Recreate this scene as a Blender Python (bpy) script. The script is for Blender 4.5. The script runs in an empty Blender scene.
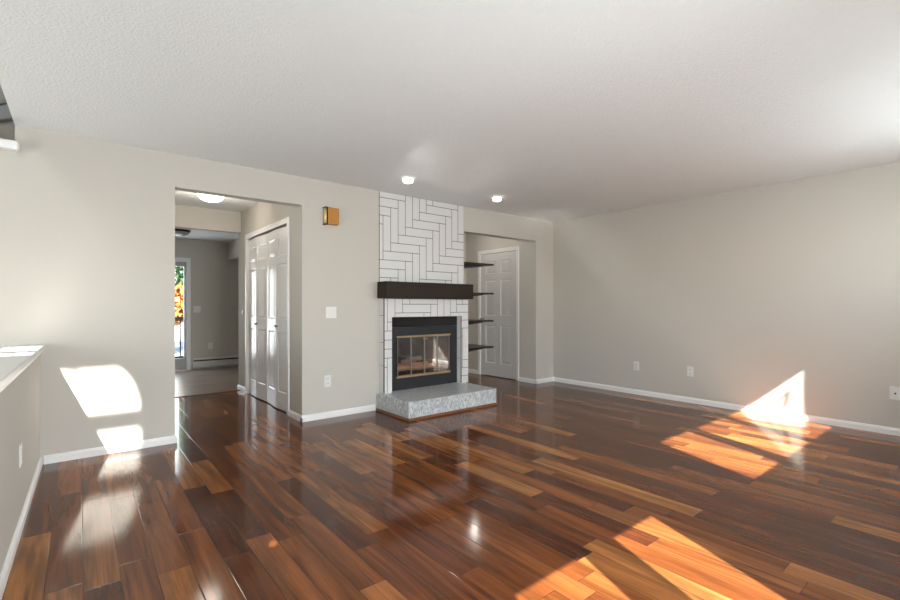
import bpy, bmesh, math, random
from mathutils import Vector, Matrix, Quaternion

random.seed(7)
S = bpy.context.scene
COL = S.collection
PI = math.pi

# ------------------------------------------------------------------ camera, sky, sun, window daylight, added stair fill, exposure
cd = bpy.data.cameras.new('camera')
cam = bpy.data.objects.new('camera', cd)
COL.objects.link(cam)
cd.sensor_width = 36.0
cd.lens = 36.0 * 457.0 / 900.0
cd.shift_y = 6.0 / 900.0
cd.clip_start = 0.02
cam.location = (0, 0, 1.16)
cam.rotation_euler = (PI / 2, 0, -math.radians(39.07))
S.camera = cam

S.view_settings.view_transform = 'Standard'
S.view_settings.look = 'None'
S.view_settings.gamma = 1.0
S.view_settings.use_curve_mapping = False
S.view_settings.exposure = 0.9
S.cycles.sample_clamp_indirect = 0.0
S.cycles.blur_glossy = 0.05

SUN_DIR = Vector((0.41, 1.0, -0.915)).normalized()
w = bpy.data.worlds.new('sky')
S.world = w
w.use_nodes = True
nt = w.node_tree
sky = nt.nodes.new('ShaderNodeTexSky')
sky.sky_type = 'NISHITA'
sky.sun_disc = False
sky.sun_elevation = math.radians(40.3)
sky.sun_rotation = math.radians(202.3)
nt.links.new(sky.outputs[0], nt.nodes['Background'].inputs[0])
nt.nodes['Background'].inputs[1].default_value = 0.22

sd = bpy.data.lights.new('sun', 'SUN')
sd.energy = 18.0
sd.angle = math.radians(0.55)
sd.color = (1.0, 0.97, 0.92)
sun = bpy.data.objects.new('sun', sd)
COL.objects.link(sun)
sun.rotation_mode = 'QUATERNION'
sun.rotation_quaternion = SUN_DIR.to_track_quat('-Z', 'Y')
sun.location = (-6, -10, 12)


def daylight(name, loc, size, power, toward=(0, 1, 0), color=(0.92, 0.97, 1.0)):
    d = bpy.data.lights.new(name, 'AREA')
    d.shape = 'RECTANGLE'
    d.size, d.size_y = size
    d.energy = power
    d.color = color
    o = bpy.data.objects.new(name, d)
    COL.objects.link(o)
    o.location = loc
    o.rotation_mode = 'QUATERNION'
    o.rotation_quaternion = Vector(toward).to_track_quat('-Z', 'Z')
    return o


daylight('daylight_wide_window', (4.1, -0.72, 1.73), (1.9, 0.8), 46, (-0.15, 1, -0.12))
daylight('daylight_low_window', (1.23, -0.72, 1.0), (1.2, 1.15), 80, (0.15, 1, -0.02))
daylight('daylight_high_window', (-2.2, -0.72, 4.8), (1.25, 0.75), 60)
daylight('fill_stair_window', (-3.25, 2.2, 1.25), (3.0, 1.6), 92, (1, 0, 0.25))  # fill light for the added stairwell window, lifts ceiling and left side
daylight('daylight_kitchen_door', (1.08, 9.75, 1.0), (0.7, 1.8), 15, (0, -1, 0))


# ------------------------------------------------------------------ materials
def new_mat(name):
    m = bpy.data.materials.new(name)
    m.use_nodes = True
    return m, m.node_tree, m.node_tree.nodes['Principled BSDF']


def node(t, kind, **kw):
    n = t.nodes.new(kind)
    for k, v in kw.items():
        setattr(n, k, v)
    return n


def math_n(t, op, a, b=None, c=None):
    n = node(t, 'ShaderNodeMath', operation=op)
    for i, v in enumerate((a, b, c)):
        if v is None:
            continue
        if isinstance(v, (int, float)):
            n.inputs[i].default_value = v
        else:
            t.links.new(v, n.inputs[i])
    return n.outputs[0]


def mix_rgb(t, fac, a, b, mode='MIX'):
    n = node(t, 'ShaderNodeMix', data_type='RGBA', blend_type=mode)
    for sock, v in ((n.inputs[0], fac), (n.inputs[6], a), (n.inputs[7], b)):
        if isinstance(v, (int, float)):
            sock.default_value = v
        elif isinstance(v, tuple):
            sock.default_value = (v[0], v[1], v[2], 1)
        else:
            t.links.new(v, sock)
    return n.outputs[2]


def simple(name, color, rough=0.5, metal=0.0, var=0.04, scale=12.0, bump=0.0, bump_scale=200.0, spec=0.5, bdist=0.002):
    m, t, b = new_mat(name)
    tc = node(t, 'ShaderNodeTexCoord')
    nz = node(t, 'ShaderNodeTexNoise')
    nz.inputs['Scale'].default_value = scale
    nz.inputs['Detail'].default_value = 3
    t.links.new(tc.outputs['Object'], nz.inputs['Vector'])
    lo = tuple(max(0, c * (1 - var)) for c in color)
    hi = tuple(min(1, c * (1 + var)) for c in color)
    t.links.new(mix_rgb(t, nz.outputs['Fac'], lo, hi), b.inputs['Base Color'])
    b.inputs['Roughness'].default_value = rough
    b.inputs['Metallic'].default_value = metal
    b.inputs['Specular IOR Level'].default_value = spec
    if bump > 0:
        n2 = node(t, 'ShaderNodeTexNoise')
        n2.inputs['Scale'].default_value = bump_scale
        n2.inputs['Detail'].default_value = 2
        t.links.new(tc.outputs['Object'], n2.inputs['Vector'])
        bp = node(t, 'ShaderNodeBump')
        bp.inputs['Strength'].default_value = bump
        bp.inputs['Distance'].default_value = bdist
        t.links.new(n2.outputs['Fac'], bp.inputs['Height'])
        t.links.new(bp.outputs[0], b.inputs['Normal'])
    return m


def emitter(name, color, strength):
    m, t, b = new_mat(name)
    b.inputs['Base Color'].default_value = (0.9, 0.9, 0.88, 1)
    b.inputs['Emission Color'].default_value = (*color, 1)
    b.inputs['Emission Strength'].default_value = strength
    return m


def glass(name, tint=(0.95, 0.97, 0.97), gloss=0.07, rough=0.0):
    m, t, b = new_mat(name)
    t.nodes.remove(b)
    out = t.nodes['Material Output']
    tr = node(t, 'ShaderNodeBsdfTransparent')
    tr.inputs[0].default_value = (*tint, 1)
    gl = node(t, 'ShaderNodeBsdfGlossy')
    gl.inputs['Roughness'].default_value = rough
    mx = node(t, 'ShaderNodeMixShader')
    fr = node(t, 'ShaderNodeLayerWeight')
    fr.inputs[0].default_value = 0.5
    t.links.new(math_n(t, 'MULTIPLY_ADD', math_n(t, 'POWER', fr.outputs['Facing'], 5.0), 0.8, 0.02 + gloss), mx.inputs[0])
    t.links.new(tr.outputs[0], mx.inputs[1])
    t.links.new(gl.outputs[0], mx.inputs[2])
    t.links.new(mx.outputs[0], out.inputs[0])
    return m


def plank_floor(name):
    m, t, b = new_mat(name)
    tc = node(t, 'ShaderNodeTexCoord')
    sp = node(t, 'ShaderNodeSeparateXYZ')
    t.links.new(tc.outputs['Object'], sp.inputs[0])
    X, Y = sp.outputs[0], sp.outputs[1]
    W = 0.1245
    xs = math_n(t, 'DIVIDE', math_n(t, 'SUBTRACT', X, 0.014), W)
    row = math_n(t, 'FLOOR', xs)
    fx = math_n(t, 'FRACT', xs)
    wn1 = node(t, 'ShaderNodeTexWhiteNoise', noise_dimensions='1D')
    t.links.new(math_n(t, 'ADD', row, 31.7), wn1.inputs['W'])
    rr = wn1.outputs['Value']
    ln = math_n(t, 'MULTIPLY_ADD', rr, 0.7, 0.70)
    ys = math_n(t, 'ADD', math_n(t, 'DIVIDE', Y, ln), math_n(t, 'MULTIPLY', rr, 57.3))
    cell = math_n(t, 'FLOOR', ys)
    fy = math_n(t, 'FRACT', ys)
    cb = node(t, 'ShaderNodeCombineXYZ')
    t.links.new(row, cb.inputs[0])
    t.links.new(cell, cb.inputs[1])
    wn2 = node(t, 'ShaderNodeTexWhiteNoise', noise_dimensions='2D')
    t.links.new(cb.outputs[0], wn2.inputs['Vector'])
    rnd = wn2.outputs['Value']
    ramp = node(t, 'ShaderNodeValToRGB')
    cr = ramp.color_ramp
    stops = [(0.0, (0.060, 0.016, 0.006)), (0.22, (0.092, 0.025, 0.008)), (0.50, (0.140, 0.041, 0.011)),
             (0.70, (0.19, 0.062, 0.017)), (0.88, (0.255, 0.092, 0.025)), (1.0, (0.35, 0.145, 0.042))]
    while len(cr.elements) < len(stops):
        cr.elements.new(0.5)
    for e, (p, c) in zip(cr.elements, stops):
        e.position = p
        e.color = (*c, 1)
    t.links.new(rnd, ramp.inputs[0])

    def grain(sx, sy, det, dist, k):
        c = node(t, 'ShaderNodeCombineXYZ')
        t.links.new(math_n(t, 'MULTIPLY', X, sx), c.inputs[0])
        t.links.new(math_n(t, 'ADD', math_n(t, 'MULTIPLY', Y, sy), math_n(t, 'MULTIPLY', rnd, 40)), c.inputs[1])
        t.links.new(math_n(t, 'MULTIPLY', rnd, k), c.inputs[2])
        n = node(t, 'ShaderNodeTexNoise')
        n.inputs['Scale'].default_value = 1.0
        n.inputs['Detail'].default_value = det
        n.inputs['Distortion'].default_value = dist
        t.links.new(c.outputs[0], n.inputs['Vector'])
        return n.outputs['Fac']

    def remap(v, a, bb, lo, hi):
        n = node(t, 'ShaderNodeMapRange')
        t.links.new(v, n.inputs[0])
        for i, q in enumerate((a, bb, lo, hi)):
            n.inputs[i + 1].default_value = q
        return n.outputs[0]

    fine = remap(grain(150, 3.0, 4, 0.3, 90), 0.3, 0.7, 0.84, 1.15)
    broad = remap(grain(14, 1.2, 3, 1.0, 60), 0.33, 0.68, 0.58, 1.46)
    streak = remap(grain(20, 0.8, 2, 0.9, 130), 0.63, 0.74, 0.0, 0.75)
    col = mix_rgb(t, 1.0, ramp.outputs[0], fine, 'MULTIPLY')
    col = mix_rgb(t, 1.0, col, broad, 'MULTIPLY')
    col = mix_rgb(t, streak, col, (0.030, 0.014, 0.009))
    ex = math_n(t, 'MULTIPLY', math_n(t, 'MINIMUM', fx, math_n(t, 'SUBTRACT', 1.0, fx)), W)
    ey = math_n(t, 'MULTIPLY', math_n(t, 'MINIMUM', fy, math_n(t, 'SUBTRACT', 1.0, fy)), ln)
    edge = math_n(t, 'MINIMUM', ex, ey)
    seam = remap(edge, 0.0006, 0.0022, 1.0, 0.0)
    col = mix_rgb(t, math_n(t, 'MULTIPLY', seam, 0.75), col, (0.018, 0.009, 0.006))
    t.links.new(col, b.inputs['Base Color'])
    rg = remap(grain(6, 2.0, 2, 0.5, 20), 0.3, 0.7, 0.085, 0.125)
    t.links.new(rg, b.inputs['Roughness'])
    b.inputs['Specular IOR Level'].default_value = 0.30
    h = math_n(t, 'ADD', remap(edge, 0.0, 0.003, 0.0, 0.6), math_n(t, 'MULTIPLY', grain(60, 2, 3, 0.2, 10), 0.10))
    bp = node(t, 'ShaderNodeBump')
    bp.inputs['Strength'].default_value = 0.35
    bp.inputs['Distance'].default_value = 0.0012
    t.links.new(h, bp.inputs['Height'])
    t.links.new(bp.outputs[0], b.inputs['Normal'])
    return m


def brick_mat(name, c1, c2, grout, scale, bw, bh, rough, offset=0.5, mortar=0.01):
    m, t, b = new_mat(name)
    tc = node(t, 'ShaderNodeTexCoord')
    br = node(t, 'ShaderNodeTexBrick')
    br.offset = offset
    br.inputs['Scale'].default_value = scale
    br.inputs['Brick Width'].default_value = bw
    br.inputs['Row Height'].default_value = bh
    br.inputs['Mortar Size'].default_value = mortar
    br.inputs['Color1'].default_value = (*c1, 1)
    br.inputs['Color2'].default_value = (*c2, 1)
    br.inputs['Mortar'].default_value = (*grout, 1)
    t.links.new(tc.outputs['Object'], br.inputs['Vector'])
    nz = node(t, 'ShaderNodeTexNoise')
    nz.inputs['Scale'].default_value = 5
    nz.inputs['Detail'].default_value = 5
    t.links.new(tc.outputs['Object'], nz.inputs['Vector'])
    t.links.new(mix_rgb(t, 0.25, br.outputs[0], nz.outputs['Fac'], 'OVERLAY'), b.inputs['Base Color'])
    b.inputs['Roughness'].default_value = rough
    return m


def mosaic(name):
    m, t, b = new_mat(name)
    tc = node(t, 'ShaderNodeTexCoord')
    mp = node(t, 'ShaderNodeMapping')
    mp.inputs['Scale'].default_value = (95, 95, 45)
    mp.inputs['Rotation'].default_value = (0.2, 0.25, 0.2)
    t.links.new(tc.outputs['Object'], mp.inputs[0])
    v = node(t, 'ShaderNodeTexVoronoi')
    v.inputs['Scale'].default_value = 1.0
    t.links.new(mp.outputs[0], v.inputs['Vector'])
    r = node(t, 'ShaderNodeValToRGB')
    cr = r.color_ramp
    pts = [(0.0, (0.30, 0.315, 0.325)), (0.3, (0.42, 0.435, 0.445)), (0.65, (0.53, 0.545, 0.55)), (1.0, (0.68, 0.69, 0.69))]
    while len(cr.elements) < 4:
        cr.elements.new(0.5)
    for e, (p, c) in zip(cr.elements, pts):
        e.position = p
        e.color = (*c, 1)
    sp = node(t, 'ShaderNodeSeparateColor')
    t.links.new(v.outputs['Color'], sp.inputs[0])
    t.links.new(sp.outputs[0], r.inputs[0])
    t.links.new(r.outputs[0], b.inputs['Base Color'])
    b.inputs['Roughness'].default_value = 0.28
    return m


def wood(name, c1, c2, rough=0.4, scale=(2, 30, 30)):
    m, t, b = new_mat(name)
    tc = node(t, 'ShaderNodeTexCoord')
    mp = node(t, 'ShaderNodeMapping')
    mp.inputs['Scale'].default_value = scale
    t.links.new(tc.outputs['Object'], mp.inputs[0])
    n = node(t, 'ShaderNodeTexNoise')
    n.inputs['Scale'].default_value = 1.5
    n.inputs['Detail'].default_value = 5
    n.inputs['Distortion'].default_value = 0.8
    t.links.new(mp.outputs[0], n.inputs['Vector'])
    t.links.new(mix_rgb(t, n.outputs['Fac'], c1, c2), b.inputs['Base Color'])
    b.inputs['Roughness'].default_value = rough
    return m


WALL = simple('greige_wall_paint', (0.555, 0.522, 0.468), 0.75, var=0.012, scale=2.0, bump=0.12, bump_scale=220, spec=0.3)
CEIL = simple('textured_ceiling_paint', (0.775, 0.795, 0.79), 0.9, var=0.02, scale=30, bump=0.8, bump_scale=75, spec=0.2, bdist=0.006)
TRIM = simple('white_trim_paint', (0.82, 0.81, 0.79), 0.35, var=0.01)
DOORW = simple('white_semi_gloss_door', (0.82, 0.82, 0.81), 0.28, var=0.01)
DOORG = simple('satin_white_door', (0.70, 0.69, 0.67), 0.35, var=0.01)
FLOOR = plank_floor('tiger_wood_planks')
KTILE = brick_mat('taupe_plank_tile', (0.27, 0.20, 0.16), (0.34, 0.255, 0.205), (0.16, 0.125, 0.10), 1.0, 0.6, 0.3, 0.3, mortar=0.006)
TILE = simple('glazed_white_tile', (0.70, 0.69, 0.675), 0.22, var=0.03, scale=3.0)
GROUT = simple('dark_grey_grout', (0.075, 0.070, 0.068), 0.9)
EDGE = simple('black_metal_edge', (0.015, 0.015, 0.015), 0.4, 0.6)
MOSAIC = mosaic('grey_mosaic_tile')
HTRIM = wood('reddish_wood_trim', (0.16, 0.065, 0.03), (0.27, 0.12, 0.055), 0.35)
MANTEL = wood('espresso_mantel_wood', (0.016, 0.010, 0.007), (0.030, 0.020, 0.014), 0.6)
MANTEL.node_tree.nodes['Principled BSDF'].inputs['Specular IOR Level'].default_value = 0.25
SHELF = wood('espresso_shelf_wood', (0.016, 0.010, 0.008), (0.035, 0.022, 0.016), 0.4, (30, 2, 30))
BLACK = simple('black_stove_metal', (0.020, 0.022, 0.025), 0.38, 0.2, var=0.1)
BLACKG = simple('gloss_black_metal', (0.010, 0.010, 0.011), 0.12, 0.0, var=0.1)
SOOT = simple('sooty_firebrick', (0.055, 0.052, 0.05), 0.9, var=0.35, scale=9)
BRASS = simple('antique_brass', (0.62, 0.45, 0.26), 0.28, 0.9)
FGLASS = glass('fireplace_glass', (0.86, 0.87, 0.87), 0.12)
WGLASS = glass('window_glass', (0.97, 0.98, 0.98), 0.0)
BARK = simple('pale_log_bark', (0.50, 0.34, 0.26), 0.85, var=0.4, scale=14, bump=0.6, bump_scale=40, bdist=0.006)
CUT = simple('cut_log_end', (0.70, 0.52, 0.38), 0.8, var=0.15, scale=30)
CHAR = simple('charred_log', (0.035, 0.028, 0.025), 0.95, var=0.4, scale=20, bump=0.6, bump_scale=50, bdist=0.006)
PLATE = simple('white_plastic_plate', (0.74, 0.73, 0.70), 0.3, var=0.005)
SLOT = simple('dark_slot', (0.03, 0.03, 0.03), 0.6)
AMBER = wood('amber_stained_wood', (0.40, 0.150, 0.008), (0.54, 0.225, 0.018), 0.4, (20, 20, 3))
GOLD = simple('polished_brass_tube', (0.90, 0.70, 0.36), 0.42, 0.7)
BRONZE = simple('oil_bronze', (0.03, 0.024, 0.02), 0.4, 0.7)
NICKEL = simple('aged_nickel', (0.35, 0.33, 0.30), 0.35, 0.9)
LENS = emitter('lit_lamp_lens', (1.0, 0.96, 0.90), 2.6)
DOME = emitter('lit_dome_glass', (1.0, 0.95, 0.88), 2.2)
OFFLAMP = simple('unlit_lamp_glass', (0.35, 0.34, 0.32), 0.4)
HEATER = simple('heater_enamel', (0.62, 0.60, 0.57), 0.4, var=0.01)
VINYL = simple('grey_door_frame', (0.42, 0.43, 0.43), 0.4, var=0.02)
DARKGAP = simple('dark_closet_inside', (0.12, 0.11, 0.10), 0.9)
GREEN = simple('green_leaves', (0.05, 0.11, 0.04), 0.6, var=0.5, scale=3)
ORANGE = simple('orange_leaves', (0.40, 0.16, 0.04), 0.6, var=0.4, scale=3)
TRUNK = simple('tree_bark', (0.12, 0.09, 0.07), 0.9, var=0.3)
RAILM = simple('dark_stained_rail', (0.05, 0.045, 0.042), 0.6)
DECK = simple('weathered_deck', (0.42, 0.40, 0.38), 0.8, var=0.2)
GROUND = simple('pale_gravel_ground', (0.62, 0.61, 0.58), 0.95, var=0.15, scale=2)


# ------------------------------------------------------------------ mesh helpers
class MB:
    """collects shapes and links them as ONE mesh object"""

    def __init__(self):
        self.bm = bmesh.new()
        self.mats = []

    def mi(self, m):
        if m not in self.mats:
            self.mats.append(m)
        return self.mats.index(m)

    def _mark(self, faces, m, smooth=False):
        if m is not None:
            i = self.mi(m)
            for f in faces:
                f.material_index = i
        for f in faces:
            f.smooth = smooth

    def box(self, x0, x1, y0, y1, z0, z1, bev=0.0, m=None, rot=None, seg=1):
        r = bmesh.ops.create_cube(self.bm, size=1.0)
        vs = r['verts']
        M = Matrix.Translation(((x0 + x1) / 2, (y0 + y1) / 2, (z0 + z1) / 2)) @ Matrix.Diagonal((x1 - x0, y1 - y0, z1 - z0, 1))
        if rot is not None:
            M = rot @ M
        bmesh.ops.transform(self.bm, matrix=M, verts=vs)
        faces = list({f for v in vs for f in v.link_faces})
        if bev > 0:
            es = list({e for v in vs for e in v.link_edges})
            rb = bmesh.ops.bevel(self.bm, geom=es, offset=bev, segments=seg, affect='EDGES', profile=0.6)
            faces = list({f for v in rb['verts'] for f in v.link_faces} | set(rb['faces']) | {f for f in faces if f.is_valid})
        self._mark(faces, m)
        return self

    def prism(self, poly, axis, a, b, m=None):
        """extrude a 2D polygon along axis from a to b (poly in the two other axes, in xyz order)"""
        def P(p, t):
            c = list(p)
            c.insert(axis, t)
            return c
        v0 = [self.bm.verts.new(P(p, a)) for p in poly]
        v1 = [self.bm.verts.new(P(p, b)) for p in poly]
        fs = [self.bm.faces.new(v0), self.bm.faces.new(v1)]
        n = len(poly)
        for i in range(n):
            fs.append(self.bm.faces.new((v0[i], v0[(i + 1) % n], v1[(i + 1) % n], v1[i])))
        self._mark(fs, m)
        return self

    def lathe(self, prof, origin=(0, 0, 0), axis='Z', n=32, m=None, smooth=True):
        """prof: list of (radius, height)"""
        rings = []
        o = Vector(origin)
        for r_, h in prof:
            ring = []
            if r_ < 1e-6:
                pts = [(0, 0)]
            else:
                pts = [(r_ * math.cos(2 * PI * k / n), r_ * math.sin(2 * PI * k / n)) for k in range(n)]
            for (a, b_) in pts:
                p = {'Z': (a, b_, h), 'Y': (a, h, b_), 'X': (h, a, b_)}[axis]
                ring.append(self.bm.verts.new(o + Vector(p)))
            rings.append(ring)
        fs = []
        for A, B in zip(rings, rings[1:]):
            for k in range(n):
                k2 = (k + 1) % n
                if len(A) == 1 and len(B) == 1:
                    continue
                if len(A) == 1:
                    fs.append(self.bm.faces.new((A[0], B[k], B[k2])))
                elif len(B) == 1:
                    fs.append(self.bm.faces.new((A[k], A[k2], B[0])))
                else:
                    fs.append(self.bm.faces.new((A[k], A[k2], B[k2], B[k])))
        for R in (rings[0], rings[-1]):
            if len(R) > 1:
                fs.append(self.bm.faces.new(R))
        self._mark(fs, m, smooth)
        return self

    def tube(self, pts, rad, n=10, m=None):
        pts = [Vector(p) for p in pts]
        rads = rad if isinstance(rad, (list, tuple)) else [rad] * len(pts)
        rings = []
        for i, p in enumerate(pts):
            d = (pts[min(i + 1, len(pts) - 1)] - pts[max(i - 1, 0)]).normalized()
            up = Vector((0, 0, 1)) if abs(d.z) < 0.9 else Vector((1, 0, 0))
            a = d.cross(up).normalized()
            b_ = d.cross(a)
            rings.append([self.bm.verts.new(p + (a * math.cos(2 * PI * k / n) + b_ * math.sin(2 * PI * k / n)) * rads[i]) for k in range(n)])
        fs = []
        for A, B in zip(rings, rings[1:]):
            for k in range(n):
                fs.append(self.bm.faces.new((A[k], A[(k + 1) % n], B[(k + 1) % n], B[k])))
        self._mark(fs, m, True)
        caps = [self.bm.faces.new(rings[0]), self.bm.faces.new(rings[-1])]
        self._mark(caps, m, False)
        return self

    def build(self, name, mat=None, parent=None, loc=None):
        bmesh.ops.recalc_face_normals(self.bm, faces=self.bm.faces)
        me = bpy.data.meshes.new(name)
        self.bm.to_mesh(me)
        self.bm.free()
        if self.mats:
            for x in self.mats:
                me.materials.append(x)
        if mat is not None:
            me.materials.append(mat)
        o = bpy.data.objects.new(name, me)
        COL.objects.link(o)
        if loc is not None:
            o.location = loc
        if parent is not None:
            o.parent = parent
        return o


def tag(o, label, cat, group=None, kind=None):
    o['label'] = label
    o['category'] = cat
    if group:
        o['group'] = group
    if kind:
        o['kind'] = kind
    return o


def thing(name, label, cat, loc=(0, 0, 0), rz=0.0, group=None, kind=None):
    o = bpy.data.objects.new(name, None)
    o.empty_display_size = 0.05
    COL.objects.link(o)
    o.location = loc
    o.rotation_euler = (0, 0, rz)
    return tag(o, label, cat, group, kind)


def struct(name, mb, mat, label, cat):
    return tag(mb.build(name, mat), label, cat, kind='structure')


def dup(root, loc, rz, label):
    r = root.copy()
    COL.objects.link(r)
    r.location = loc
    r.rotation_euler = (0, 0, rz)
    r['label'] = label
    for ch in list(root.children):
        c = ch.copy()
        COL.objects.link(c)
        c.parent = r
        for g in list(ch.children):
            d = g.copy()
            COL.objects.link(d)
            d.parent = c
    return r


# ------------------------------------------------------------------ room measures
YB = 4.48      # living-room face of the back wall
XR = 5.69      # face of the right wall
YW = -0.40     # middle of the front window frames
HC = 2.45      # ceiling height
XE = -0.355    # edge of the living-room ceiling towards the stairwell

# floors
struct('floor', MB().box(-0.42, 5.81, -0.52, 6.70, -0.12, 0.0), FLOOR,
       'glossy reddish brown tiger wood plank floor of the living room', 'floor')
struct('floor_kitchen', MB().box(0.30, 3.1, 6.70, 9.52, -0.12, 0.0), KTILE,
       'taupe plank tile floor of the kitchen beyond the hall', 'floor')
struct('floor_foyer', MB().box(-3.1, -0.42, -0.52, 4.60, -1.42, -1.30), KTILE,
       'tile floor at the bottom of the stairwell', 'floor')
struct('floor_upper', MB().box(-3.1, XE, 4.60, 6.40, 2.12, 2.24), WALL,
       'floor of the upper landing behind the white ledge', 'floor')
struct('trim_1', MB().box(0.632, 1.731, 6.68, 6.73, 0.0, 0.008, 0.003), HTRIM,
       'dark wood threshold strip between plank floor and kitchen tile', 'threshold')

# ceilings
struct('ceiling', MB().box(XE, 5.81, -0.52, 9.52, HC, HC + 0.12), CEIL,
       'white knockdown textured ceiling above the living room', 'ceiling')
struct('ceiling_kitchen', MB().box(0.42, 2.98, 6.82, 9.40, 2.365, HC), CEIL, 'white ceiling of the kitchen', 'ceiling')
struct('ceiling_foyer', MB().box(-3.1, -0.2, -0.52, 6.40, 5.6, 5.72), CEIL,
       'high ceiling above the stairwell', 'ceiling')

# back wall with its two openings and the firebox hole
b = MB()
b.box(-3.1, XE, YB, 4.60, -1.42, 2.256)
b.box(XE, 0.632, YB, 4.60, -1.42, HC)
b.box(0.632, 1.731, YB, 4.60, 2.17, HC)
b.box(1.731, 2.717, YB, 4.60, -0.05, HC)
b.box(2.717, 3.73, YB, 4.60, 1.035, HC)
b.box(2.717, 3.73, YB, 4.60, -0.05, 0.19)
b.box(3.73, 3.87, YB, 4.60, -0.05, HC)
b.box(3.87, 5.288, YB, 4.60, 2.13, HC)
b.box(5.288, 5.81, YB, 4.60, -0.05, HC)
struct('wall_back', b, WALL, 'greige back wall with the hall opening, fireplace and alcove', 'wall')
struct('wall_right', MB().box(XR, 5.81, -0.52, YB, -0.05, HC), WALL, 'long greige wall on the right with sunlit patch', 'wall')
struct('wall_upper_storey', MB().box(XE, -0.235, -0.52, 6.40, HC + 0.12, 5.6), WALL, 'upper storey wall above the ceiling edge', 'wall')
b = MB()
b.box(-3.1, -2.98, -0.40, 0.6, -1.42, 5.6)
b.box(-3.1, -2.98, 3.8, 6.40, -1.42, 5.6)
b.box(-3.1, -2.98, 0.6, 3.8, -1.42, 0.4)
b.box(-3.1, -2.98, 0.6, 3.8, 2.1, 5.6)
struct('wall_foyer_left', b, WALL, 'outer wall of the stairwell', 'wall')
struct('wall_landing', MB().box(-2.98, -0.235, 6.28, 6.40, 2.24, 5.6), WALL, 'shaded grey wall of the upper landing', 'wall')
b = MB()
b.box(0.512, 0.632, 4.60, 6.70, -0.05, HC)
struct('wall_hall_left', b, WALL, 'left wall of the hall', 'wall')
b = MB()
b.box(1.731, 1.83, 4.60, 4.865, -0.05, HC)
b.box(1.731, 1.83, 6.40, 6.82, -0.05, HC)
b.box(1.731, 1.83, 4.865, 6.40, 2.05, HC)
struct('wall_hall_right', b, WALL, 'hall wall holding the white folding closet doors', 'wall')
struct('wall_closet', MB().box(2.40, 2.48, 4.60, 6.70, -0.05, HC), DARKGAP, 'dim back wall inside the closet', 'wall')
b = MB()
b.box(0.30, 0.632, 6.70, 6.82, -0.05, HC)
b.box(0.632, 1.731, 6.70, 6.82, 2.17, HC)
b.box(1.83, 3.1, 6.70, 6.82, -0.05, HC)
struct('wall_kitchen_front', b, WALL, 'header wall between hall and kitchen', 'wall')
b = MB()
b.box(0.30, 0.775, 9.40, 9.52, -0.05, HC)
b.box(0.775, 1.515, 9.40, 9.52, 1.955, HC)
b.box(1.515, 3.1, 9.40, 9.52, -0.05, HC)
struct('wall_kitchen_back', b, WALL, 'grey far kitchen wall with glass door and heater', 'wall')
struct('wall_kitchen_left', MB().box(0.30, 0.42, 6.82, 9.40, -0.05, HC), WALL, 'left kitchen wall', 'wall')
struct('wall_kitchen_right', MB().box(2.98, 3.1, 6.82, 9.40, -0.05, HC), WALL, 'right kitchen wall', 'wall')
struct('trim_2', MB().box(2.20, 2.98, 6.82, 9.40, 2.03, 2.365), WALL, 'boxed soffit under the kitchen ceiling', 'soffit')
# alcove
struct('wall_alcove_left', MB().box(3.75, 3.87, 4.60, 6.06, -0.05, HC), WALL, 'alcove side wall that carries the dark shelves', 'wall')
struct('wall_alcove_back', MB().box(3.75, 5.81, 6.06, 6.18, -0.05, HC), WALL, 'alcove back wall', 'wall')
b = MB()
b.box(5.288, 5.40, 4.60, 4.865, -0.05, HC)
b.box(5.288, 5.40, 5.695, 6.06, -0.05, HC)
b.box(5.288, 5.40, 4.865, 5.695, 2.035, HC)
b.box(5.66, 5.81, 4.60, 6.06, -0.05, HC)
struct('wall_alcove_right', b, WALL, 'alcove wall holding the white panel door', 'wall')

# front wall with window holes (the wall behind the camera)
WIDE = [(2.885, 3.44), (3.60, 4.22), (4.345, 4.985)]
WZ = (1.343, 2.12)
LOW = [(0.67, 1.145), (1.385, 1.785)]
LZ = (0.45, 1.538)
HX = (-2.80, -1.61)
HZ = (4.455, 5.15)
G = 0.12
b = MB()
f0, f1 = -0.52, -0.42


def wall_with_holes(b, x0, x1, z0, z1, holes):
    xs = sorted({x0, x1, *[h[0] for h in holes], *[h[1] for h in holes]})
    for a, c in zip(xs, xs[1:]):
        mid = (a + c) / 2
        cut = sorted([(h[2], h[3]) for h in holes if h[0] < mid < h[1]])
        z = z0
        for lo, hi in cut:
            b.box(a, c, f0, f1, z, lo)
            z = hi
        b.box(a, c, f0, f1, z, z1)


wall_with_holes(b, -0.42, 5.81, -0.12, HC,
                [(LOW[0][0] - G, LOW[-1][1] + G, LZ[0] - G, LZ[1] + G), (WIDE[0][0] - G, WIDE[-1][1] + G, WZ[0] - G, WZ[1] + G)])
wall_with_holes(b, -3.1, -0.42, -1.42, 5.6, [(HX[0] - G, HX[1] + G, HZ[0] - G, HZ[1] + G)])
struct('wall_front', b, WALL, 'window wall opposite the fireplace', 'wall')


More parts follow.
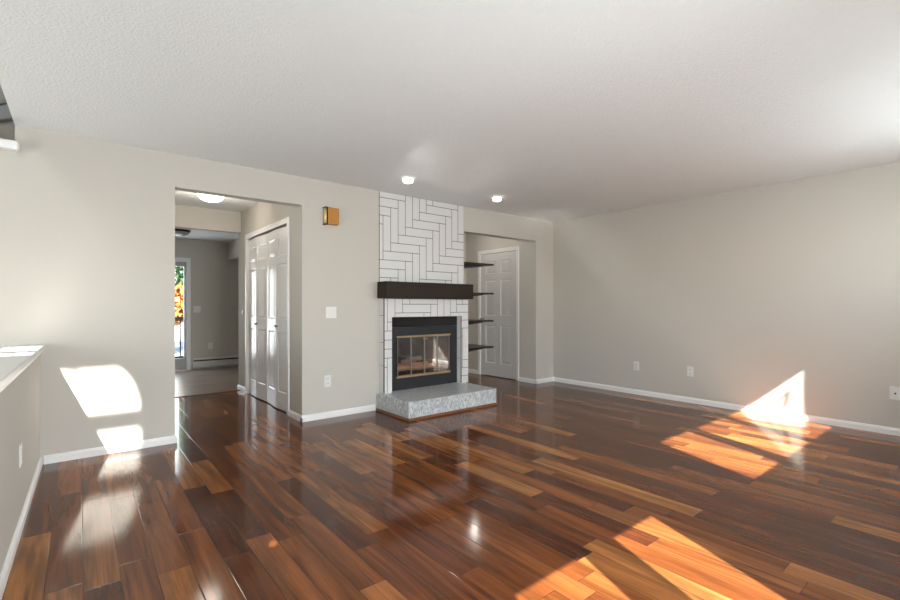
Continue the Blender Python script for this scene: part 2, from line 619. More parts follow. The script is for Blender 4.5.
def window(name, lights_x, z, label, mull=None, arch=False):
    w_ = thing(name, label, 'window', ((lights_x[0][0] + lights_x[-1][1]) / 2, YW, z[0]), kind='structure')
    ox, oy, oz = w_.location
    f = MB()
    y0, y1 = -0.025, 0.025
    X0, X1 = lights_x[0][0] - G - 0.02 - ox, lights_x[-1][1] + G + 0.02 - ox
    h = z[1] - z[0]
    f.box(X0, X1, y0, y1, -G - 0.02, 0)
    f.box(X0, X1, y0, y1, h, h + G + 0.02)
    edges = [X0] + [v - ox for p in lights_x for v in p] + [X1]
    for k in range(0, len(edges), 2):
        f.box(edges[k], edges[k + 1], y0, y1, 0, h)
    if mull:
        f.box(lights_x[0][0] - ox, lights_x[-1][1] - ox, y0, y1, mull[0] - oz, mull[1] - oz)
    if arch:
        xr = lights_x[-1][1] - ox
        poly = [(xr, h), (xr - 0.16, h), (xr - 0.125, h - 0.035), (xr - 0.09, h - 0.085), (xr - 0.055, h - 0.15),
                (xr - 0.028, h - 0.23), (xr - 0.01, h - 0.31), (xr, h - 0.38)]
        f.prism(poly, 1, y0, y1)
        R = Matrix.Translation((-1.985 - ox, 0, 5.065 - oz)) @ Matrix.Rotation(math.radians(-34), 4, 'Y')
        f.box(-0.009, 0.009, -0.01, 0.01, -0.12, 0.12, rot=R)
    if name == 'window_1':  # unseen hook, shaped to cast the small shadow in the sunlit triangle
        lx = 4.925 - ox
        p = MB().tube([(lx, 0, h - 0.135), (lx, 0, h - 0.16), (lx - 0.005, 0, h - 0.21), (lx - 0.012, 0, h - 0.27)], 0.010, 8)
        p.tube([(lx - 0.09, 0, h - 0.19), (lx - 0.04, 0, h - 0.165), (lx, 0, h - 0.15)], 0.007, 8)
        p.build('shadow_hook', VINYL, w_)
    fo = f.build('window_frame', TRIM, w_)
    for (a, c) in lights_x:
        MB().box(a - ox - 0.005, c - ox + 0.005, -0.003, 0.003, -0.005, h + 0.005).build('window_pane', WGLASS, w_)
    return w_


window('window_1', WIDE, WZ, 'wide three light window facing the alcove')
window('window_2', LOW, LZ, 'two light low window opposite the fireplace')
window('window_3', [HX], HZ, 'high window with a rounded corner above the stairwell', (4.655, 4.775), True)

w_ = thing('fill_window', 'unseen wide window added on the outer wall of the stairwell for fill light', 'window', (-3.04, 2.2, 0.4), kind='structure')  # opening added out of view to let fill light into the stairwell
b = MB()
b.box(-0.03, 0.03, -1.6, 1.6, 0, 0.06)
b.box(-0.03, 0.03, -1.6, 1.6, 1.64, 1.70)
for y in (-1.57, -0.53, 0.53, 1.57):
    b.box(-0.03, 0.03, y - 0.03, y + 0.03, 0.06, 1.64)
b.build('window_frame', TRIM, w_)
for y in (-1.05, 0.0, 1.05):
    MB().box(-0.003, 0.003, y - 0.495, y + 0.495, 0.055, 1.645).build('window_pane', WGLASS, w_)

# half wall along the stairwell (runs a touch off square)
HW = thing('trim_3', 'greige half wall with wide white cap along the stairwell', 'half wall', (-0.22, YB, 0), math.radians(-0.92), kind='structure')
MB().box(-0.135, 0.0, -4.90, 0.0, -0.12, 0.845).build('half_wall', WALL, HW)
MB().box(-0.170, 0.028, -4.90, -0.0, 0.845, 0.882, 0.006, seg=2).build('cap', TRIM, HW)
b = MB()
b.prism([(0.0, 0.845), (0.018, 0.845), (0.016, 0.832), (0.008, 0.822), (0.004, 0.81), (0.0, 0.805)], 1, -4.90, 0.0)
b.prism([(-0.135, 0.845), (-0.152, 0.845), (-0.147, 0.826), (-0.135, 0.805)], 1, -4.90, 0.0)
b.build('cap_molding', TRIM, HW)
# ledge at the upper landing
b = MB()
b.box(-2.98, -0.330, 4.40, 4.62, 2.256, 2.318, 0.006)
struct('trim_4', b, TRIM, 'white ledge cap at the upper landing, top left corner', 'ledge')
R = Matrix.Translation((-0.9, 6.25, 2.90)) @ Matrix.Rotation(math.radians(-26), 4, 'Y')
b = MB()
b.box(-1.4, 0.62, -0.03, 0.03, -0.07, 0.07, 0.012, rot=R)
b.box(-1.4, 0.62, -0.05, 0.03, 0.07, 0.10, 0.006, rot=R)
struct('trim_5', b, VINYL, 'sloping pale trim band on the shaded landing wall', 'trim')


# baseboards
def base_prof(t=0.014, h=0.064):
    return [(0, 0), (t, 0), (t, h * 0.72), (t * 0.72, h * 0.80), (t * 0.62, h * 0.93), (t * 0.25, h), (0, h)]


def base_y(b, face, x0, x1):      # on a wall whose face is Y=face looking towards -Y
    b.prism([(face - p, z) for p, z in base_prof()], 0, x0, x1)


def base_x(b, face, y0, y1, sgn):  # on a wall whose face is X=face
    b.prism([(face + sgn * p, z) for p, z in base_prof()], 1, y0, y1)


b = MB(); base_y(b, YB, -0.20, 0.632); base_x(b, 0.632, YB - 0.014, 4.60, 1)
struct('baseboard_left', b, TRIM, 'white baseboard under the sunlit left part of the back wall', 'baseboard')
b = MB(); base_y(b, YB, 1.717, 2.56); base_x(b, 1.731, YB - 0.014, 4.82, -1)
struct('baseboard_middle', b, TRIM, 'white baseboard between hall opening and hearth', 'baseboard')
b = MB(); base_y(b, YB, 5.274, XR); base_x(b, 5.288, YB - 0.014, 4.81, -1)
struct('baseboard_corner', b, TRIM, 'short white baseboard right of the alcove', 'baseboard')
b = MB(); base_x(b, XR, -0.42, YB, -1)
struct('baseboard_right', b, TRIM, 'long white baseboard under the right wall', 'baseboard')
b = MB(); base_x(b, 5.288, 5.75, 6.06, -1); base_y(b, 6.06, 3.87, 5.288)
struct('baseboard_alcove', b, TRIM, 'white baseboard at the back of the alcove', 'baseboard')
b = MB(); base_x(b, 1.731, 6.446, 6.834, -1)
struct('baseboard_hall', b, TRIM, 'short white baseboard left of the folding closet doors', 'baseboard')
b = MB(); b.prism([(0.0 + p, z) for p, z in base_prof()], 1, -4.90, 0.0)
o = struct('baseboard_stairwell', b, TRIM, 'white baseboard along the half wall', 'baseboard')
o.location = (-0.22, YB, 0); o.rotation_euler = (0, 0, math.radians(-0.92))


# ------------------------------------------------------------------ doors
def panel_slab(width, height, panels, t=0.035, field=0.012):
    """door slab in local Y (width) / Z (height), faces at X=0 (front, towards -X) and X=t; panels are (y0,y1,z0,z1)"""
    b = MB()
    b.box(field, t, 0.001, width - 0.001, 0.001, height - 0.001)
    ys = sorted({0, width, *[p[0] for p in panels], *[p[1] for p in panels]})
    for a, c in zip(ys, ys[1:]):
        mid = (a + c) / 2
        cut = sorted([(p[2], p[3]) for p in panels if p[0] < mid < p[1]])
        z = 0
        for lo, hi in cut:
            b.box(0, field + 0.001, a, c, z, lo)
            z = hi
        b.box(0, field + 0.001, a, c, z, height)
    for (y0, y1, z0, z1) in panels:
        g, s = 0.010, 0.038
        o_ = [(y0 + g, z0 + g), (y1 - g, z0 + g), (y1 - g, z1 - g), (y0 + g, z1 - g)]
        i_ = [(y0 + s, z0 + s), (y1 - s, z0 + s), (y1 - s, z1 - s), (y0 + s, z1 - s)]
        vo = [b.bm.verts.new((field, *p)) for p in o_]
        vi = [b.bm.verts.new((0.003, *p)) for p in i_]
        b.bm.faces.new(vi)
        for k in range(4):
            b.bm.faces.new((vo[k], vo[(k + 1) % 4], vi[(k + 1) % 4], vi[k]))
        # sticking: sloped rim between frame and field
        e_ = [(y0, z0), (y1, z0), (y1, z1), (y0, z1)]
        ve = [b.bm.verts.new((0.0, *p)) for p in e_]
        vg = [b.bm.verts.new((field, *p)) for p in o_]
        for k in range(4):
            b.bm.faces.new((ve[k], ve[(k + 1) % 4], vg[(k + 1) % 4], vg[k]))
    return b


def casing(y0, y1, ztop, face, wd=0.058, t=0.016):
    b = MB()
    for (a, c) in ((y0 - wd, y0), (y1, y1 + wd)):
        b.box(face - t, face, a, c, 0.0, ztop + wd, 0.004)
    b.box(face - t, face, y0, y1, ztop, ztop + wd, 0.004)
    b.box(face, face + 0.10, y0 - 0.012, y0, 0, ztop)
    b.box(face, face + 0.10, y1, y1 + 0.012, 0, ztop)
    return b


# folding closet doors: two pairs of two leaves
CY0, CY1, CH = 4.878, 6.388, 2.035
cs = casing(CY0, CY1, CH + 0.012, 1.731)
struct('trim_6', cs, TRIM, 'white casing around the folding closet doors', 'door casing')
LW = (CY1 - CY0) / 4 - 0.003
leafp = [(0.055, LW - 0.055, 0.19, 0.86), (0.055, LW - 0.055, 1.00, 1.62), (0.055, LW - 0.055, 1.71, 1.91)]
ang = math.radians(3.2)
for k, nm in enumerate(('door_1', 'door_2')):
    yj = CY0 + (CY1 - CY0) / 2 * k
    lab = ('near pair of white folding closet doors, by the living room', 'far pair of white folding closet doors, by the kitchen')[k]
    d = thing(nm, lab, 'closet door', (1.750, yj, 0.012), kind='structure')
    for q in range(2):
        lf = panel_slab(LW, CH - 0.022, leafp, 0.03, 0.010).build('door_leaf', DOORW, d)
        if q == 0:
            lf.location = (0, 0.002, 0)
            lf.rotation_euler = (0, 0, ang)
        else:
            lf.location = (-math.sin(ang) * LW, 0.003 + math.cos(ang) * LW, 0)
            lf.rotation_euler = (0, 0, -ang)
        if q == 0:
            kb = MB().lathe([(0.0, 0.0), (0.011, 0.0), (0.008, -0.010), (0.013, -0.018), (0.015, -0.026), (0.010, -0.034), (0.0, -0.036)], (0, LW - 0.045, 0.925), 'X', 16)
            kb.build('knob', NICKEL, lf)

# six-panel door in the alcove
DY0, DY1, DH = 4.875, 5.685, 2.022
struct('trim_7', casing(DY0 - 0.004, DY1 + 0.004, DH + 0.006, 5.288), TRIM, 'white casing around the alcove panel door', 'door casing')
d = thing('door_3', 'white six panel door in the alcove behind the dark shelves', 'door', (5.292, DY0, 0.012), kind='structure')
wd = DY1 - DY0
c0, c1, c2, c3 = 0.115, wd / 2 - 0.055, wd / 2 + 0.055, wd - 0.115
pn = []
for (a, c) in ((c0, c1), (c2, c3)):
    pn += [(a, c, 0.21, 0.83), (a, c, 0.99, 1.58), (a, c, 1.68, 1.89)]
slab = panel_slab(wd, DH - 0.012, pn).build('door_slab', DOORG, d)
for z in (0.25, 1.0, 1.76):
    MB().box(-0.010, 0.004, -0.012, 0.006, z - 0.045, z + 0.045, 0.003).build('hinge', BRONZE, d)
kb = MB().lathe([(0.0, 0.0), (0.03, 0.0), (0.03, -0.006), (0.011, -0.010), (0.011, -0.032), (0.024, -0.042), (0.027, -0.055), (0.020, -0.066), (0.0, -0.070)], (0, wd - 0.07, 0.93), 'X', 20)
kb.build('door_knob', NICKEL, d)

# glass door at the far end of the kitchen
d = thing('door_4', 'grey framed glass door onto the deck, far end of kitchen', 'door', (0.77, 9.40, 0), kind='structure')
b = MB()
b.box(0.0, 0.735, -0.016, 0.0, 1.950, 2.03, 0.004)
b.box(0.735, 0.800, -0.016, 0.0, 0.0, 2.03, 0.004)
b.box(-0.07, 0.0, -0.016, 0.0, 0.0, 2.03, 0.004)
b.build('casing', TRIM, d)
b = MB()
b.box(0.0, 0.10, 0.02, 0.065, 0.01, 1.955, 0.004)
b.box(0.700, 0.745, 0.02, 0.065, 0.01, 1.955, 0.004)
b.box(0.10, 0.700, 0.02, 0.065, 0.01, 0.22, 0.004)
b.box(0.10, 0.700, 0.02, 0.065, 1.87, 1.955, 0.004)
b.build('door_frame', VINYL, d)
MB().box(0.095, 0.705, 0.040, 0.046, 0.215, 1.875).build('glass_pane', WGLASS, d)
b = MB(); b.box(0.712, 0.732, -0.012, 0.02, 0.90, 1.10, 0.004)
b.build('door_handle', NICKEL, d)


# ------------------------------------------------------------------ fireplace
def herringbone(b, regions, front, depth=0.012, w_=0.1, n=4, gap=0.0062, x_ref=2.757, z_ref=1.781):
    """square-laid herringbone of n:1 tiles clipped to rectangles (x0,x1,z0,z1); tile faces at Y=front"""
    for (rx0, rx1, rz0, rz1) in regions:
        j0, j1 = math.floor((rz0 - z_ref) / w_) - n, math.ceil((rz1 - z_ref) / w_) + n
        i0, i1 = math.floor((rx0 - x_ref) / w_) - n, math.ceil((rx1 - x_ref) / w_) + n
        for j in range(j0, j1 + 1):
            for i in range(i0, i1 + 1):
                k = (i - j) % (2 * n)
                if k == 0:
                    t = (i, i + n, j, j + 1)
                elif k == n:
                    t = (i, i + 1, j - n + 1, j + 1)
                else:
                    continue
                a, c = x_ref + t[0] * w_ + gap / 2, x_ref + t[1] * w_ - gap / 2
                e, f = z_ref + t[2] * w_ + gap / 2, z_ref + t[3] * w_ - gap / 2
                a, c, e, f = max(a, rx0), min(c, rx1), max(e, rz0), min(f, rz1)
                if c - a < 0.006 or f - e < 0.006:
                    continue
                b.box(a, c, front, front + depth, e, f, 0.0012, m=TILE)


FX0, FX1 = 2.612, 3.853
YF = 4.375
OX0, OX1, OZ0, OZ1 = 2.717, 3.73, 0.19, 1.035
FP = thing('fireplace', 'white herringbone tiled fireplace with black firebox and grey hearth', 'fireplace', (3.23, YB, 0))
FP_PARTS = []


def fp(o):
    FP_PARTS.append(o)
    return o


# upper tile field, nearly flush with the wall
b = MB()
b.box(FX0, FX1, YB - 0.010, YB - 0.001, 1.244, HC - 0.002, m=GROUT)
herringbone(b, [(FX0 + 0.001, FX1 - 0.001, 1.245, HC - 0.003)], YB - 0.012, 0.006)
fp(b.build('tiled_chimney_face'))
# lower surround standing proud of the wall
b = MB()
g = YF + 0.003
b.box(FX0 + 0.003, OX0, g, YB - 0.001, 0.195, 1.243, m=GROUT)
b.box(OX1, FX1 - 0.003, g, YB - 0.001, 0.195, 1.243, m=GROUT)
b.box(OX0, OX1, g, YB - 0.001, OZ1, 1.243, m=GROUT)
herringbone(b, [(FX0 + 0.009, OX0, 0.19, OZ1), (OX1 + 0.009, FX1 - 0.002, 0.19, OZ1), (FX0 + 0.009, FX1 - 0.002, OZ1, 1.2425)], YF, 0.006)
z = 0.19
for h in (0.31, 0.255, 0.30, 0.30):      # tiles wrapping the left side and the right inner reveal
    z1 = min(z + h, 1.2445)
    b.box(FX0, FX0 + 0.006, YF + 0.008, YB - 0.001, z + 0.002, z1 - 0.002, 0.001, m=TILE)
    b.box(FX1 - 0.006, FX1, YF + 0.008, YB - 0.001, z + 0.002, z1 - 0.002, 0.001, m=TILE)
    if z < OZ1:
        b.box(OX1 - 0.005, OX1 + 0.001, YF + 0.008, YB - 0.001, z + 0.002, min(z1, OZ1) - 0.002, 0.001, m=TILE)
        b.box(OX0 - 0.001, OX0 + 0.005, YF + 0.008, YB - 0.001, z + 0.002, min(z1, OZ1) - 0.002, 0.001, m=TILE)
    z = z1
fp(b.build('tiled_surround'))
fp(MB().box(FX0 - 0.001, FX0 + 0.0075, YF - 0.0015, YF + 0.007, 0.193, 1.243).build('edge_trim', EDGE))
fp(MB().box(OX1 - 0.001, OX1 + 0.0075, YF - 0.0015, YF + 0.007, 0.193, OZ1).build('edge_trim', EDGE))
# hearth
b = MB(); b.box(2.570, 3.808, 3.822, YB - 0.002, 0.026, 0.192, 0.004)
fp(b.build('hearth_slab', MOSAIC))
b = MB()
b.box(2.562, 3.816, 3.812, YB - 0.016, 0.0, 0.026, 0.004)
fp(b.build('hearth_trim', HTRIM))
# black metal face with louvre band
PY = 4.448
GX0, GX1, GZ0, GZ1 = 2.815, 3.613, 0.330, 0.815
b = MB()
b.box(OX0 + 0.006, GX0, PY, PY + 0.02, OZ0 + 0.003, 0.915)
b.box(GX1, OX1 - 0.006, PY, PY + 0.02, OZ0 + 0.003, 0.915)
b.box(GX0, GX1, PY, PY + 0.02, OZ0 + 0.003, GZ0)
b.box(GX0, GX1, PY, PY + 0.02, GZ1, 0.915)
fp(b.build('metal_face', BLACK))
b = MB()
b.box(OX0 + 0.006, OX1 - 0.006, PY - 0.004, PY + 0.02, 0.918, 1.030, 0.003)
b.box(2.90, 3.16, PY - 0.010, PY - 0.002, 1.004, 1.014, 0.002)
b.box(3.30, 3.56, PY - 0.010, PY - 0.002, 1.004, 1.014, 0.002)
b.box(3.19, 3.25, PY - 0.012, PY - 0.002, 0.930, 1.010, 0.004)
fp(b.build('louver', BLACKG))
# firebox interior: a tapered open box
b = MB()
fx = [(GX0 - 0.02, PY + 0.02), (GX1 + 0.02, PY + 0.02), (3.50, 4.93), (2.93, 4.93)]
for zz, m_ in ((0.30, SOOT),):
    b.prism(fx, 2, 0.27, 0.315)
    b.prism(fx, 2, 0.84, 0.88)
q = 0.02
for k in (1, 2, 3):
    p, p2 = Vector(fx[k]), Vector(fx[(k + 1) % 4])
    nrm = Vector(((p2 - p).y, -(p2 - p).x)).normalized() * q
    b.prism([tuple(p), tuple(p2), tuple(p2 + nrm), tuple(p + nrm)], 2, 0.27, 0.88)
fp(b.build('firebox', SOOT))
# glass doors: two folding pairs, brass rails top and bottom
fr = MB()
fr.box(GX0, GX1, PY - 0.014, PY + 0.006, GZ1 - 0.018, GZ1, 0.003, m=BRASS)
fr.box(GX0, GX1, PY - 0.014, PY + 0.006, GZ0, GZ0 + 0.022, 0.003, m=BRASS)
fr.box(GX0, GX0 + 0.014, PY - 0.013, PY + 0.006, GZ0, GZ1, 0.002, m=BLACK)
fr.box(GX1 - 0.014, GX1, PY - 0.013, PY + 0.006, GZ0, GZ1, 0.002, m=BLACK)
fp(fr.build('door_surround'))
pw = (GX1 - GX0 - 0.028) / 4
for k in range(4):
    a = GX0 + 0.014 + pw * k
    e = MB()
    z0, z1 = GZ0 + 0.022, GZ1 - 0.018
    e.box(a + 0.001, a + 0.008, PY - 0.008, PY + 0.002, z0, z1)
    e.box(a + pw - 0.008, a + pw - 0.001, PY - 0.008, PY + 0.002, z0, z1)
    e.box(a + 0.008, a + pw - 0.008, PY - 0.008, PY + 0.002, z1 - 0.006, z1)
    e.box(a + 0.008, a + pw - 0.008, PY - 0.008, PY + 0.002, z0, z0 + 0.006)
    lf = fp(e.build('glass_door', NICKEL))
    MB().box(a + 0.007, a + pw - 0.007, PY - 0.005, PY - 0.002, z0 + 0.005, z1 - 0.005).build('glass_pane', FGLASS, lf)
    if k in (1, 2):
        hx = a + pw - 0.02 if k == 1 else a + 0.02
        MB().lathe([(0, 0), (0.007, 0), (0.005, -0.012), (0.009, -0.02), (0.0, -0.026)], (hx, PY - 0.008, GZ1 - 0.045), 'Y', 12).build('knob', BRASS, lf)
for o in FP_PARTS:
    o.parent = FP
    o.matrix_parent_inverse = Matrix.Translation(FP.location).inverted()

# grate and logs
gr = thing('fire_grate', 'black iron grate under the logs behind the fireplace glass', 'grate', (3.21, 4.68, 0.315))
b = MB()
for k in range(6):
    x = -0.25 + 0.10 * k
    b.tube([(x, -0.14, 0.075), (x, -0.13, 0.045), (x, 0.13, 0.045), (x, 0.14, 0.075)], 0.006, 8)
b.tube([(-0.27, -0.09, 0.038), (0.27, -0.09, 0.038)], 0.006, 8)
b.tube([(-0.27, 0.09, 0.038), (0.27, 0.09, 0.038)], 0.006, 8)
b.build('bars', BLACK, gr)
for (x, y) in ((-0.24, -0.09), (0.24, -0.09), (-0.24, 0.09), (0.24, 0.09)):
    MB().tube([(x, y, 0.0), (x, y, 0.038)], 0.006, 8).build('leg', BLACK, gr)


def log(p, q, rad, label, mat, cutm, seed):
    rnd = random.Random(seed)
    p, q = Vector(p), Vector(q)
    c = (p + q) / 2
    pts, rr = [], []
    for i in range(9):
        t_ = i / 8
        v = p.lerp(q, t_) - c
        v += Vector((0, rnd.uniform(-1, 1), rnd.uniform(-1, 1))) * rad * 0.10
        pts.append(v)
        rr.append(rad * rnd.uniform(0.9, 1.08))
    L = thing('firewood_log', label, 'log', c, group='logs behind the fireplace glass')
    MB().tube(pts, rr, 14).build('bark', mat, L)
    d_ = (pts[0] - pts[1]).normalized()
    for (e, s) in ((pts[0], 1), (pts[-1], -1)):
        MB().tube([e - d_ * s * 0.002, e + d_ * s * 0.003], rr[0] * 0.86, 14).build('cut_end', cutm, L)


log((2.90, 4.622, 0.412), (3.50, 4.602, 0.410), 0.036, 'pale log lying along the front of the grate', BARK, CUT, 1)
log((2.96, 4.725, 0.417), (3.46, 4.732, 0.417), 0.040, 'pale log lying along the back of the grate', BARK, CUT, 2)
log((3.02, 4.63, 0.482), (3.34, 4.72, 0.505), 0.032, 'pale log resting across the two lower logs', BARK, CUT, 3)
log((2.93, 4.69, 0.63), (3.22, 4.66, 0.562), 0.024, 'charred branch leaning on top of the logs', CHAR, CHAR, 4)
log((3.06, 4.80, 0.66), (3.10, 4.71, 0.53), 0.020, 'short charred branch standing at the back of the logs', CHAR, CHAR, 5)

# mantel
mt = thing('mantel_shelf', 'thick espresso wood mantel beam above the firebox', 'mantel', (3.205, YB, 1.245))
b = MB()
b.box(-0.625, 0.640, 4.267 - YB, -0.013, 0.0, 0.185, 0.004)
b.build('beam', MANTEL, mt)

# alcove shelves
shl = ('topmost dark floating shelf beside the fireplace, above the mantel', 'second dark floating shelf from the top, level with the mantel',
       'third dark floating shelf from the top, under mantel height', 'lowest dark floating shelf beside the fireplace')
s0 = thing('floating_shelf', shl[0], 'shelf', (3.87, 4.50, 1.715), group='dark shelves in the alcove')
MB().box(0.0, 0.56, 0.0, 0.62, 0.0, 0.022, 0.003).build('board', SHELF, s0)
for y in (0.06, 0.52):
    b = MB()
    b.prism([(0.0, 0.0), (0.0, -0.045), (0.03, -0.045), (0.40, -0.012), (0.42, 0.0)], 1, y, y + 0.03)
    b.build('bracket', BLACK, s0)
for k, z in enumerate((1.318, 0.945, 0.585)):
    dup(s0, (3.87, 4.50, z), 0, shl[k + 1])


# ------------------------------------------------------------------ plates, outlets, chime
def plate_root(name, label, cat, loc, rz, group=None):
    return thing(name, label, cat, loc, rz, group)


# local frame: face towards -Y, wall at Y=0
def outlet(label, loc, rz):
    r = plate_root('wall_outlet', label, 'outlet', loc, rz, 'white outlets on the walls')
    MB().box(-0.037, 0.037, -0.006, 0, -0.059, 0.059, 0.003, seg=2).build('cover_plate', PLATE, r)
    for z in (-0.024, 0.024):
        b = MB()
        b.box(-0.017, 0.017, -0.009, -0.004, z - 0.016, z + 0.016, 0.003, m=PLATE)
        b.box(-0.009, -0.006, -0.0095, -0.008, z - 0.004, z + 0.009, m=SLOT)
        b.box(0.006, 0.009, -0.0095, -0.008, z - 0.004, z + 0.009, m=SLOT)
        b.build('socket', None, r)
    return r


o1 = outlet('white outlet on the back wall below the double switch', (2.00, YB, 0.382), 0)
dup(o1, (XR, 3.12, 0.372), PI / 2 * 3 + PI, 'left one of the two outlets close together on the right wall')
dup(o1, (XR, 2.436, 0.375), PI / 2 * 3 + PI, 'right one of the two outlets close together on the right wall')
dup(o1, (-0.2396, 3.26, 0.385), PI / 2 - math.radians(0.92), 'white outlet on the half wall by the left picture edge')
dup(o1, (1.895, 9.40, 0.42), 0, 'white outlet above the baseboard heater in the kitchen')

r = plate_root('light_switch', 'white double rocker switch on the back wall left of the mantel', 'switch', (2.04, YB, 1.092), 0)
MB().box(-0.058, 0.058, -0.006, 0, -0.059, 0.059, 0.003, seg=2).build('cover_plate', PLATE, r)
for x in (-0.023, 0.023):
    MB().box(x - 0.0165, x + 0.0165, -0.011, -0.005, -0.033, 0.033, 0.003, rot=Matrix.Rotation(math.radians(3), 4, 'X')).build('rocker', PLATE, r)
dup(r, (1.675, 9.40, 1.10), 0, 'white double switch beside the glass door in the kitchen')
r = plate_root('cable_plate', 'white cable jack plate on the wall by the right picture edge', 'wall plate', (XR, 0.645, 0.378), PI / 2)
MB().box(-0.058, 0.058, -0.006, 0, -0.059, 0.059, 0.003, seg=2).build('cover_plate', PLATE, r)
MB().lathe([(0.0, 0.0), (0.008, 0.0), (0.008, -0.006), (0.0048, -0.006), (0.0048, -0.016), (0.0, -0.016)], (-0.020, -0.005, -0.003), 'Y', 6).build('jack', SLOT, r)
for o in [x for x in bpy.data.objects if x.get('category') in ('outlet', 'wall plate') and abs(x.location.x - XR) < 1e-4]:
    o.rotation_euler = (0, 0, -PI / 2)      # face towards the room (-X)

ch = thing('door_chime', 'amber wood door chime box with brass side on the back wall', 'door chime', (2.030, YB, 1.995))
b = MB()
b.box(-0.052, 0.072, -0.062, 0.0, 0.006, 0.178, 0.006, seg=2)
b.build('box', AMBER, ch)
b = MB()
for k in range(2):
    b.tube([(-0.068, -0.020 - 0.026 * k, 0.012), (-0.068, -0.020 - 0.026 * k, 0.172)], 0.0105, 14)
b.build('chime_tube', GOLD, ch)
b = MB()
b.box(-0.082, -0.050, -0.062, 0.0, 0.0, 0.009, 0.002)
b.box(-0.082, -0.050, -0.062, 0.0, 0.172, 0.181, 0.002)
b.box(-0.056, -0.050, -0.060, 0.0, 0.005, 0.176)
b.build('tube_bracket', BRONZE, ch)


# ------------------------------------------------------------------ lamps
def recessed(label, loc):
    r = thing('recessed_light', label, 'ceiling light', loc, group='small round lights in the ceiling')
    MB().lathe([(0.052, 0.0), (0.082, 0.0), (0.082, -0.004), (0.060, -0.012), (0.052, -0.010)], n=32).build('trim_ring', TRIM, r)
    MB().lathe([(0.0, -0.001), (0.052, -0.002), (0.052, -0.034), (0.046, -0.044), (0.030, -0.050), (0.0, -0.052)], n=32).build('lens', LENS, r)
    return r


lamps = [('left small round ceiling light in front of the tiled chimney', (2.574, 3.843, HC)),
         ('right small round ceiling light in front of the alcove', (3.841, 3.848, HC))]
r1 = recessed(*lamps[0])
dup(r1, lamps[1][1], 0, lamps[1][0])
dup(r1, (4.75, 5.25, HC), 0, 'small round ceiling light added out of view inside the alcove, behind the header')  # unseen fixture, added to go with the alcove fill light
d = bpy.data.lights.new('alcove_fill', 'POINT')  # fill light added to brighten the alcove, hidden by the header
d.energy = 2.4
d.color = (1.0, 0.94, 0.86)
d.shadow_soft_size = 0.05
o = bpy.data.objects.new('alcove_fill', d)
COL.objects.link(o)
o.location = (4.75, 5.25, HC - 0.15)
dm = thing('dome_light', 'lit white dome light on the hall ceiling', 'ceiling light', (1.165, 5.75, HC))
MB().lathe([(0.0, 0.0), (0.150, 0.0), (0.152, -0.012), (0.145, -0.022), (0.0, -0.022)], n=40).build('base', TRIM, dm)
MB().lathe([(0.140, -0.022), (0.136, -0.045), (0.116, -0.072), (0.082, -0.092), (0.042, -0.102), (0.0, -0.104)], n=40).build('glass_bowl', DOME, dm)
d = bpy.data.lights.new('dome_lamp', 'POINT')
d.energy = 4
d.color = (1.0, 0.9, 0.78)
d.shadow_soft_size = 0.12
o = bpy.data.objects.new('dome_lamp', d)
COL.objects.link(o)
o.location = (1.15, 5.75, HC - 0.25)
kl = thing('flush_light', 'unlit grey flush light on the kitchen ceiling', 'ceiling light', (1.24, 8.35, 2.365))
MB().lathe([(0.0, 0.0), (0.15, 0.0), (0.155, -0.02), (0.145, -0.03), (0.0, -0.03)], n=32).build('base', BRONZE, kl)
MB().lathe([(0.14, -0.03), (0.125, -0.06), (0.07, -0.085), (0.0, -0.09)], n=32).build('glass_bowl', OFFLAMP, kl)

# baseboard heater in the kitchen
ht = thing('baseboard_heater', 'pale metal baseboard heater along the far kitchen wall', 'heater', (1.60, 9.40, 0.0))
b = MB()
b.prism([(0.0, 0.03), (0.0, 0.21), (-0.045, 0.21), (-0.062, 0.190), (-0.062, 0.178), (-0.020, 0.178), (-0.020, 0.03)], 0, 0.0, 1.30)
b.build('back_panel', HEATER, ht)
MB().box(0.0, 1.30, -0.062, -0.056, 0.045, 0.152, 0.002).build('front_cover', HEATER, ht)
MB().box(0.015, 1.285, -0.055, -0.0205, 0.06, 0.1775).build('fin_core', SLOT, ht)
for x in (-0.004, 1.292):
    MB().box(x, x + 0.012, -0.066, 0.0, 0.0, 0.214, 0.003).build('end_cap', HEATER, ht)

# little white wall hook by the closet and dark hinge at the kitchen jamb
hk = thing('wall_hook', 'small white hook on the wall left of the closet doors', 'hook', (1.731, 6.60, 1.075))
MB().box(-0.008, 0.0, -0.016, 0.016, -0.03, 0.03, 0.003).build('plate', PLATE, hk)
MB().tube([(-0.006, 0, 0.0), (-0.035, 0, -0.012), (-0.052, 0, -0.008), (-0.058, 0, 0.014)], 0.006, 10).build('prong', PLATE, hk)


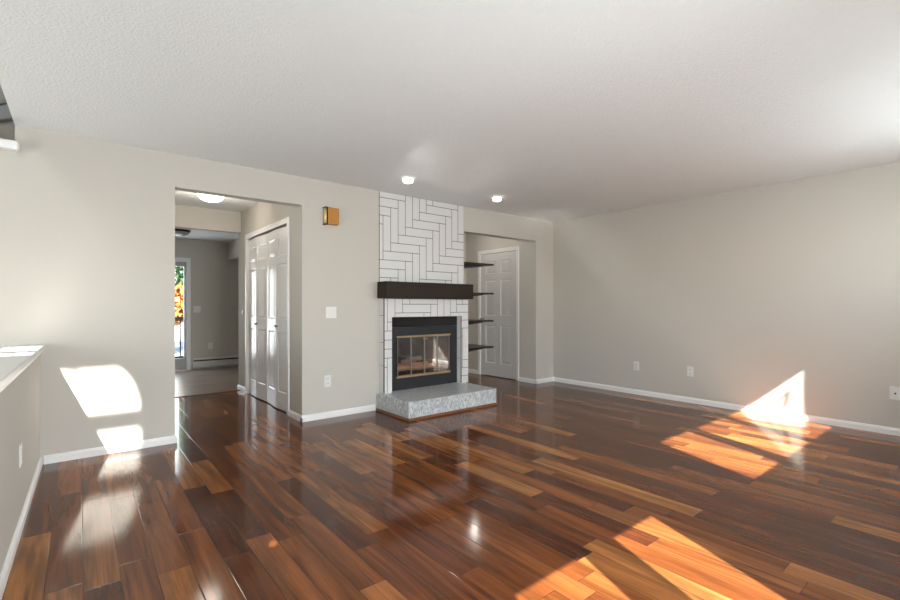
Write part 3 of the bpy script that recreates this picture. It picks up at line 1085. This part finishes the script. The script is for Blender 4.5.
# ------------------------------------------------------------------ outside the kitchen door
struct('trim_8', MB().box(-1.5, 4.5, 9.52, 11.6, -0.16, -0.04), DECK, 'weathered deck outside the kitchen door', 'deck')
struct('trim_9', MB().box(-30, 30, 11.6, 60, -1.0, -0.8), GROUND, 'pale ground beyond the deck', 'ground')
rl = thing('deck_railing', 'dark deck railing seen through the kitchen door', 'railing', (1.5, 11.45, -0.04))
MB().box(-2.9, 2.9, -0.05, 0.05, 0.88, 0.96, 0.006).build('top_rail', RAILM, rl)
MB().box(-2.9, 2.9, -0.02, 0.02, 0.06, 0.11, 0.004).build('bottom_rail', RAILM, rl)
for k in range(40):
    x = -2.85 + k * 0.146
    MB().box(x - 0.012, x + 0.012, -0.012, 0.012, 0.0 if k % 13 == 0 else 0.10, 0.89).build('baluster', RAILM, rl)


def tree(label, loc, h, rad, mat, n, seed, mid=0.58, half=0.42):
    rnd = random.Random(seed)
    t_ = thing('tree', label, 'tree', loc)
    MB().tube([(0, 0, 0), (0.1, 0, h * 0.3), (0.0, 0.1, h * 0.6), (0.05, 0, h * 0.85)], [0.16, 0.13, 0.09, 0.03], 10).build('trunk', TRUNK, t_)
    b = MB()
    for i in range(n):
        while True:
            v = Vector((rnd.uniform(-1, 1), rnd.uniform(-1, 1), rnd.uniform(-1, 1)))
            if 0.25 < v.length < 1:
                break
        c = Vector((v.x * rad, v.y * rad, h * mid + v.z * h * half))
        s = rnd.uniform(0.10, 0.22)
        Q = Quaternion((rnd.uniform(-1, 1), rnd.uniform(-1, 1), rnd.uniform(-1, 1), rnd.uniform(-1, 1))).normalized()
        vs = [b.bm.verts.new(c + Q @ Vector(p)) for p in ((-s, 0, 0), (0, -s * 0.55, 0.03), (s, 0, 0), (0, s * 0.55, 0.03))]
        b.bm.faces.new(vs)
    b.build('foliage', mat, t_)


tree('green tree beyond the deck seen through the kitchen door', (2.1, 20.5, -0.8), 7.5, 2.4, GREEN, 2600, 3)
tree('orange autumn bush beyond the deck railing', (2.0, 16.8, -0.8), 2.65, 1.2, ORANGE, 1500, 5, 0.76, 0.24)
